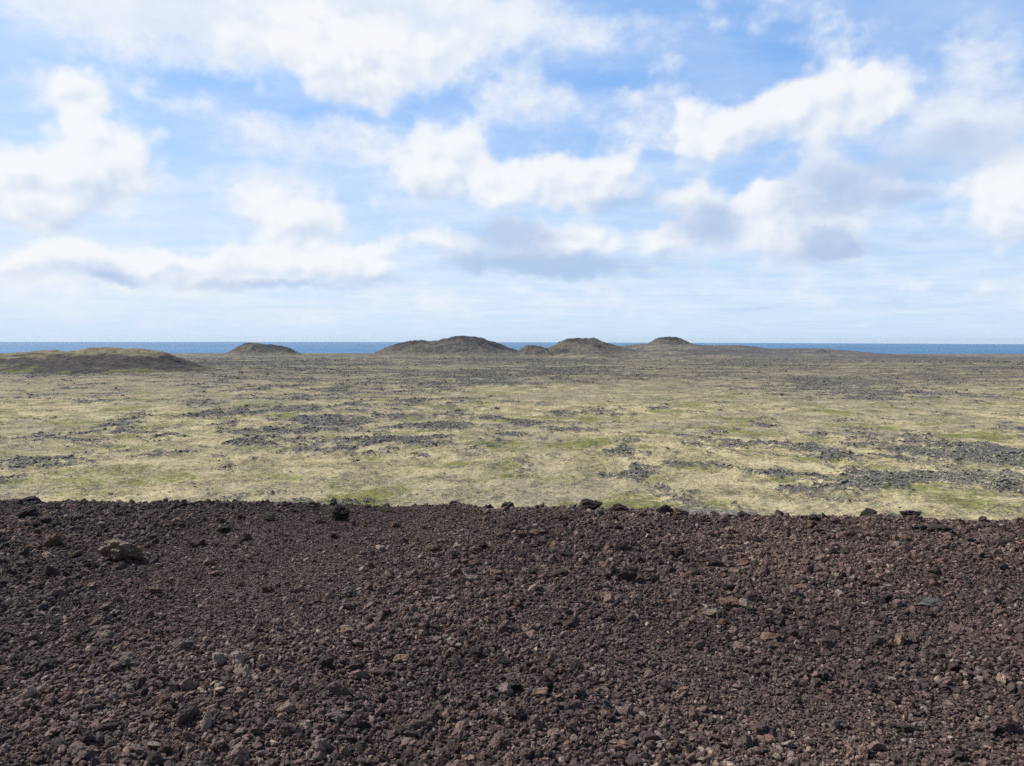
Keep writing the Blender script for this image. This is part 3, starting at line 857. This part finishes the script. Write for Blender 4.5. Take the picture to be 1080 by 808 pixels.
def short(lbl):
    for cut in (' casting', ' with ', ' on the', ' in the', ' just', ' below', ' between', ' near', ' half', ' touching', ' at the', ' behind', ' right', ' left', ' standing', ' tilted', ' cut', ' above'):
        i = lbl.find(cut)
        if i > 0:
            lbl = lbl[:i]
    return 'the ' + lbl

def on_ground(px, py):
    v = ray(px, py)
    t = (GZ - EYE.z) / v[2]
    for _ in range(30):
        x, y = v[0] * t, v[1] * t
        e = float(edge_y(np.array([x]))[0]) + 0.12
        if y > e:
            t = e / v[1]
            x, y = v[0] * t, e
            break
        zg = float(rim_z(np.array([x]), np.array([y]))[0])
        t = (zg - EYE.z) / v[2]
    return x, y, float(rim_z(np.array([x]), np.array([y]))[0])

placed = []
for i, (px, py, wd_, ht, ck, sh, lbl) in enumerate(ROCKS):
    base_y = py + ht * 0.42
    x, y, z = on_ground(px, base_y)
    dist = math.sqrt(x * x + y * y + (EYE.z - z) ** 2)
    W, Hh = wd_ / F * dist, ht / F * dist
    vis = Hh / math.cos(0.22)
    dep = W * (0.75 if sh != 'c' else 0.6)
    el_ = math.atan2(EYE.z - z, y)
    H3 = max(0.30 * W, (vis - dep * math.sin(el_) * 0.6))
    if sh == 'd':
        H3 = 0.22 * W
    yc = y + dep * 0.35
    zc_ground = float(rim_z(np.array([x]), np.array([yc]))[0])
    v = ray(px, py - ht * 0.5)
    ztop = EYE.z + v[2] * yc / v[1]
    if py < 552:
        H3 = min(max(H3, (ztop - zc_ground) / 1.1), W * (1.2 if sh == 'c' else 0.62))
    zc = min(ztop - H3 * 0.60, zc_ground + H3 * 0.52)
    zc = max(zc, zc_ground + H3 * 0.12)
    sub = 5 if wd_ > 17 else 4
    lump = {'a': 0.10, 'b': 0.16, 'c': 0.05, 'd': 0.08}[sh]
    me = stone_mesh('rock', sub, 500 + i * 13, MATS[ck], planes=9 if sh != 'b' else 7, rough=0.22, pits=0.10, squash=(1, 1, 1), lump=lump)
    co = np.empty(len(me.vertices) * 3)
    me.vertices.foreach_get('co', co)
    co = co.reshape(-1, 3)
    co -= (co.max(0) + co.min(0)) / 2
    co *= np.array([W, dep, H3 * 1.25]) / (co.max(0) - co.min(0))
    if sh == 'c':
        k = np.clip((co[:, 2] / H3 + 0.6), 0, 1)
        co[:, 0] *= 1.15 - 0.75 * k
        co[:, 1] *= 1.15 - 0.75 * k
    if i == 0:      # undercut front, bulging top
        k = sstep(co[:, 2] / H3, -0.5, 0.15)
        co[:, 1] += (1 - k) * 0.30 * dep * (co[:, 1] < 0)
        co[:, 0] *= 0.82 + 0.18 * k
    me.vertices.foreach_set('co', co.reshape(-1))
    me.update()
    skyline = py < 551 and lbl is not None and 'skyline' in lbl
    o = bpy.data.objects.new('rock', me)
    S.collection.objects.link(o)
    o.location = (x, yc, zc)
    o.rotation_euler = (random.uniform(-.08, .08), random.uniform(-.12, .12), random.uniform(-.25, .25))
    o['category'] = 'rock'
    placed.append((o, x, y, W, ck, lbl))

# generated stones of middling size, told by their nearest named rock
for k in range(90):
    for _ in range(60):
        x, y = fan(40, 2.4)
        x, y = float(x[0]), float(y[0])
        dmin = min(math.hypot(x - q[1], y - q[2]) for q in placed)
        if dmin > 0.28 and y < float(edge_y(np.array([x]))[0]) - 0.15 and abs(x) < 0.66 * y - 0.05 and fine_zone(np.array([x]), np.array([y]))[0] < 0.6:
            break
    ck = random.choice(['dark', 'dark', 'brown', 'red', 'purple', 'grey', 'brown', 'tan', 'black', 'pink'])
    W = random.uniform(0.055, 0.10)
    me = stone_mesh('rock', 4, 3000 + k, MATS[ck], planes=9, rough=0.22, pits=0.10, squash=(W / 2, W / 2 * random.uniform(.7, 1), W / 2 * random.uniform(.55, .8)), lump=0.12)
    o = bpy.data.objects.new('rock', me)
    S.collection.objects.link(o)
    o.location = (x, y, float(rim_z(np.array([x]), np.array([y]))[0]) + W * 0.16)
    o.rotation_euler = (random.uniform(-.3, .3), random.uniform(-.3, .3), random.uniform(0, 6.28))
    o['category'] = 'rock'
    placed.append((o, x, y, W, ck, None))

named = [q for q in placed if q[5]]
used = set()
for o, x, y, W, ck, lbl in placed:
    if lbl is None:
        cw = COL[ck][3]
        sz = 'tiny' if W < 0.055 else 'small' if W < 0.09 else 'medium' if W < 0.14 else 'large'
        for q in sorted(named, key=lambda q: math.hypot(q[1] - x, q[2] - y)):
            ddx, ddy = x - q[1], y - q[2]
            dirn = ('right of' if ddx > 0 else 'left of') if abs(ddx) > abs(ddy) else ('behind' if ddy > 0 else 'in front of')
            cm = int(round(math.hypot(ddx, ddy) * 10)) * 10
            cm = max(cm, 10)
            lbl = '%s %s stone %d cm %s %s' % (sz, cw, cm, dirn, short(q[5]))
            if lbl not in used and len(lbl.split()) <= 16:
                break
    used.add(lbl)
    o['label'] = lbl
    o['group'] = 'rocks standing on the rim skyline' if 'skyline' in lbl and 'below' not in lbl else 'single rocks lying in the scoria gravel'

# ------------------------------------------------------------------ haze
bm = bmesh.new()
bmesh.ops.create_cube(bm, size=1.0)
bmesh.ops.scale(bm, vec=(41000, 41000, 132), verts=bm.verts)
bmesh.ops.translate(bm, vec=(0, 0, 59), verts=bm.verts)
me = bpy.data.meshes.new('haze')
bm.to_mesh(me)
bm.free()
m = bpy.data.materials.new('haze')
m.use_nodes = True
n = NT(m.node_tree)
n.n.clear()
v = n.new('ShaderNodeVolumePrincipled')
v.inputs['Color'].default_value = (0.86, 0.92, 1.0, 1)
v.inputs['Density'].default_value = 2.0e-5
v.inputs['Anisotropy'].default_value = 0.2
n.l.new(v.outputs[0], n.new('ShaderNodeOutputMaterial').inputs['Volume'])
put('haze', me, m, kind='stuff', label='thin blue haze over the plain and the sea')
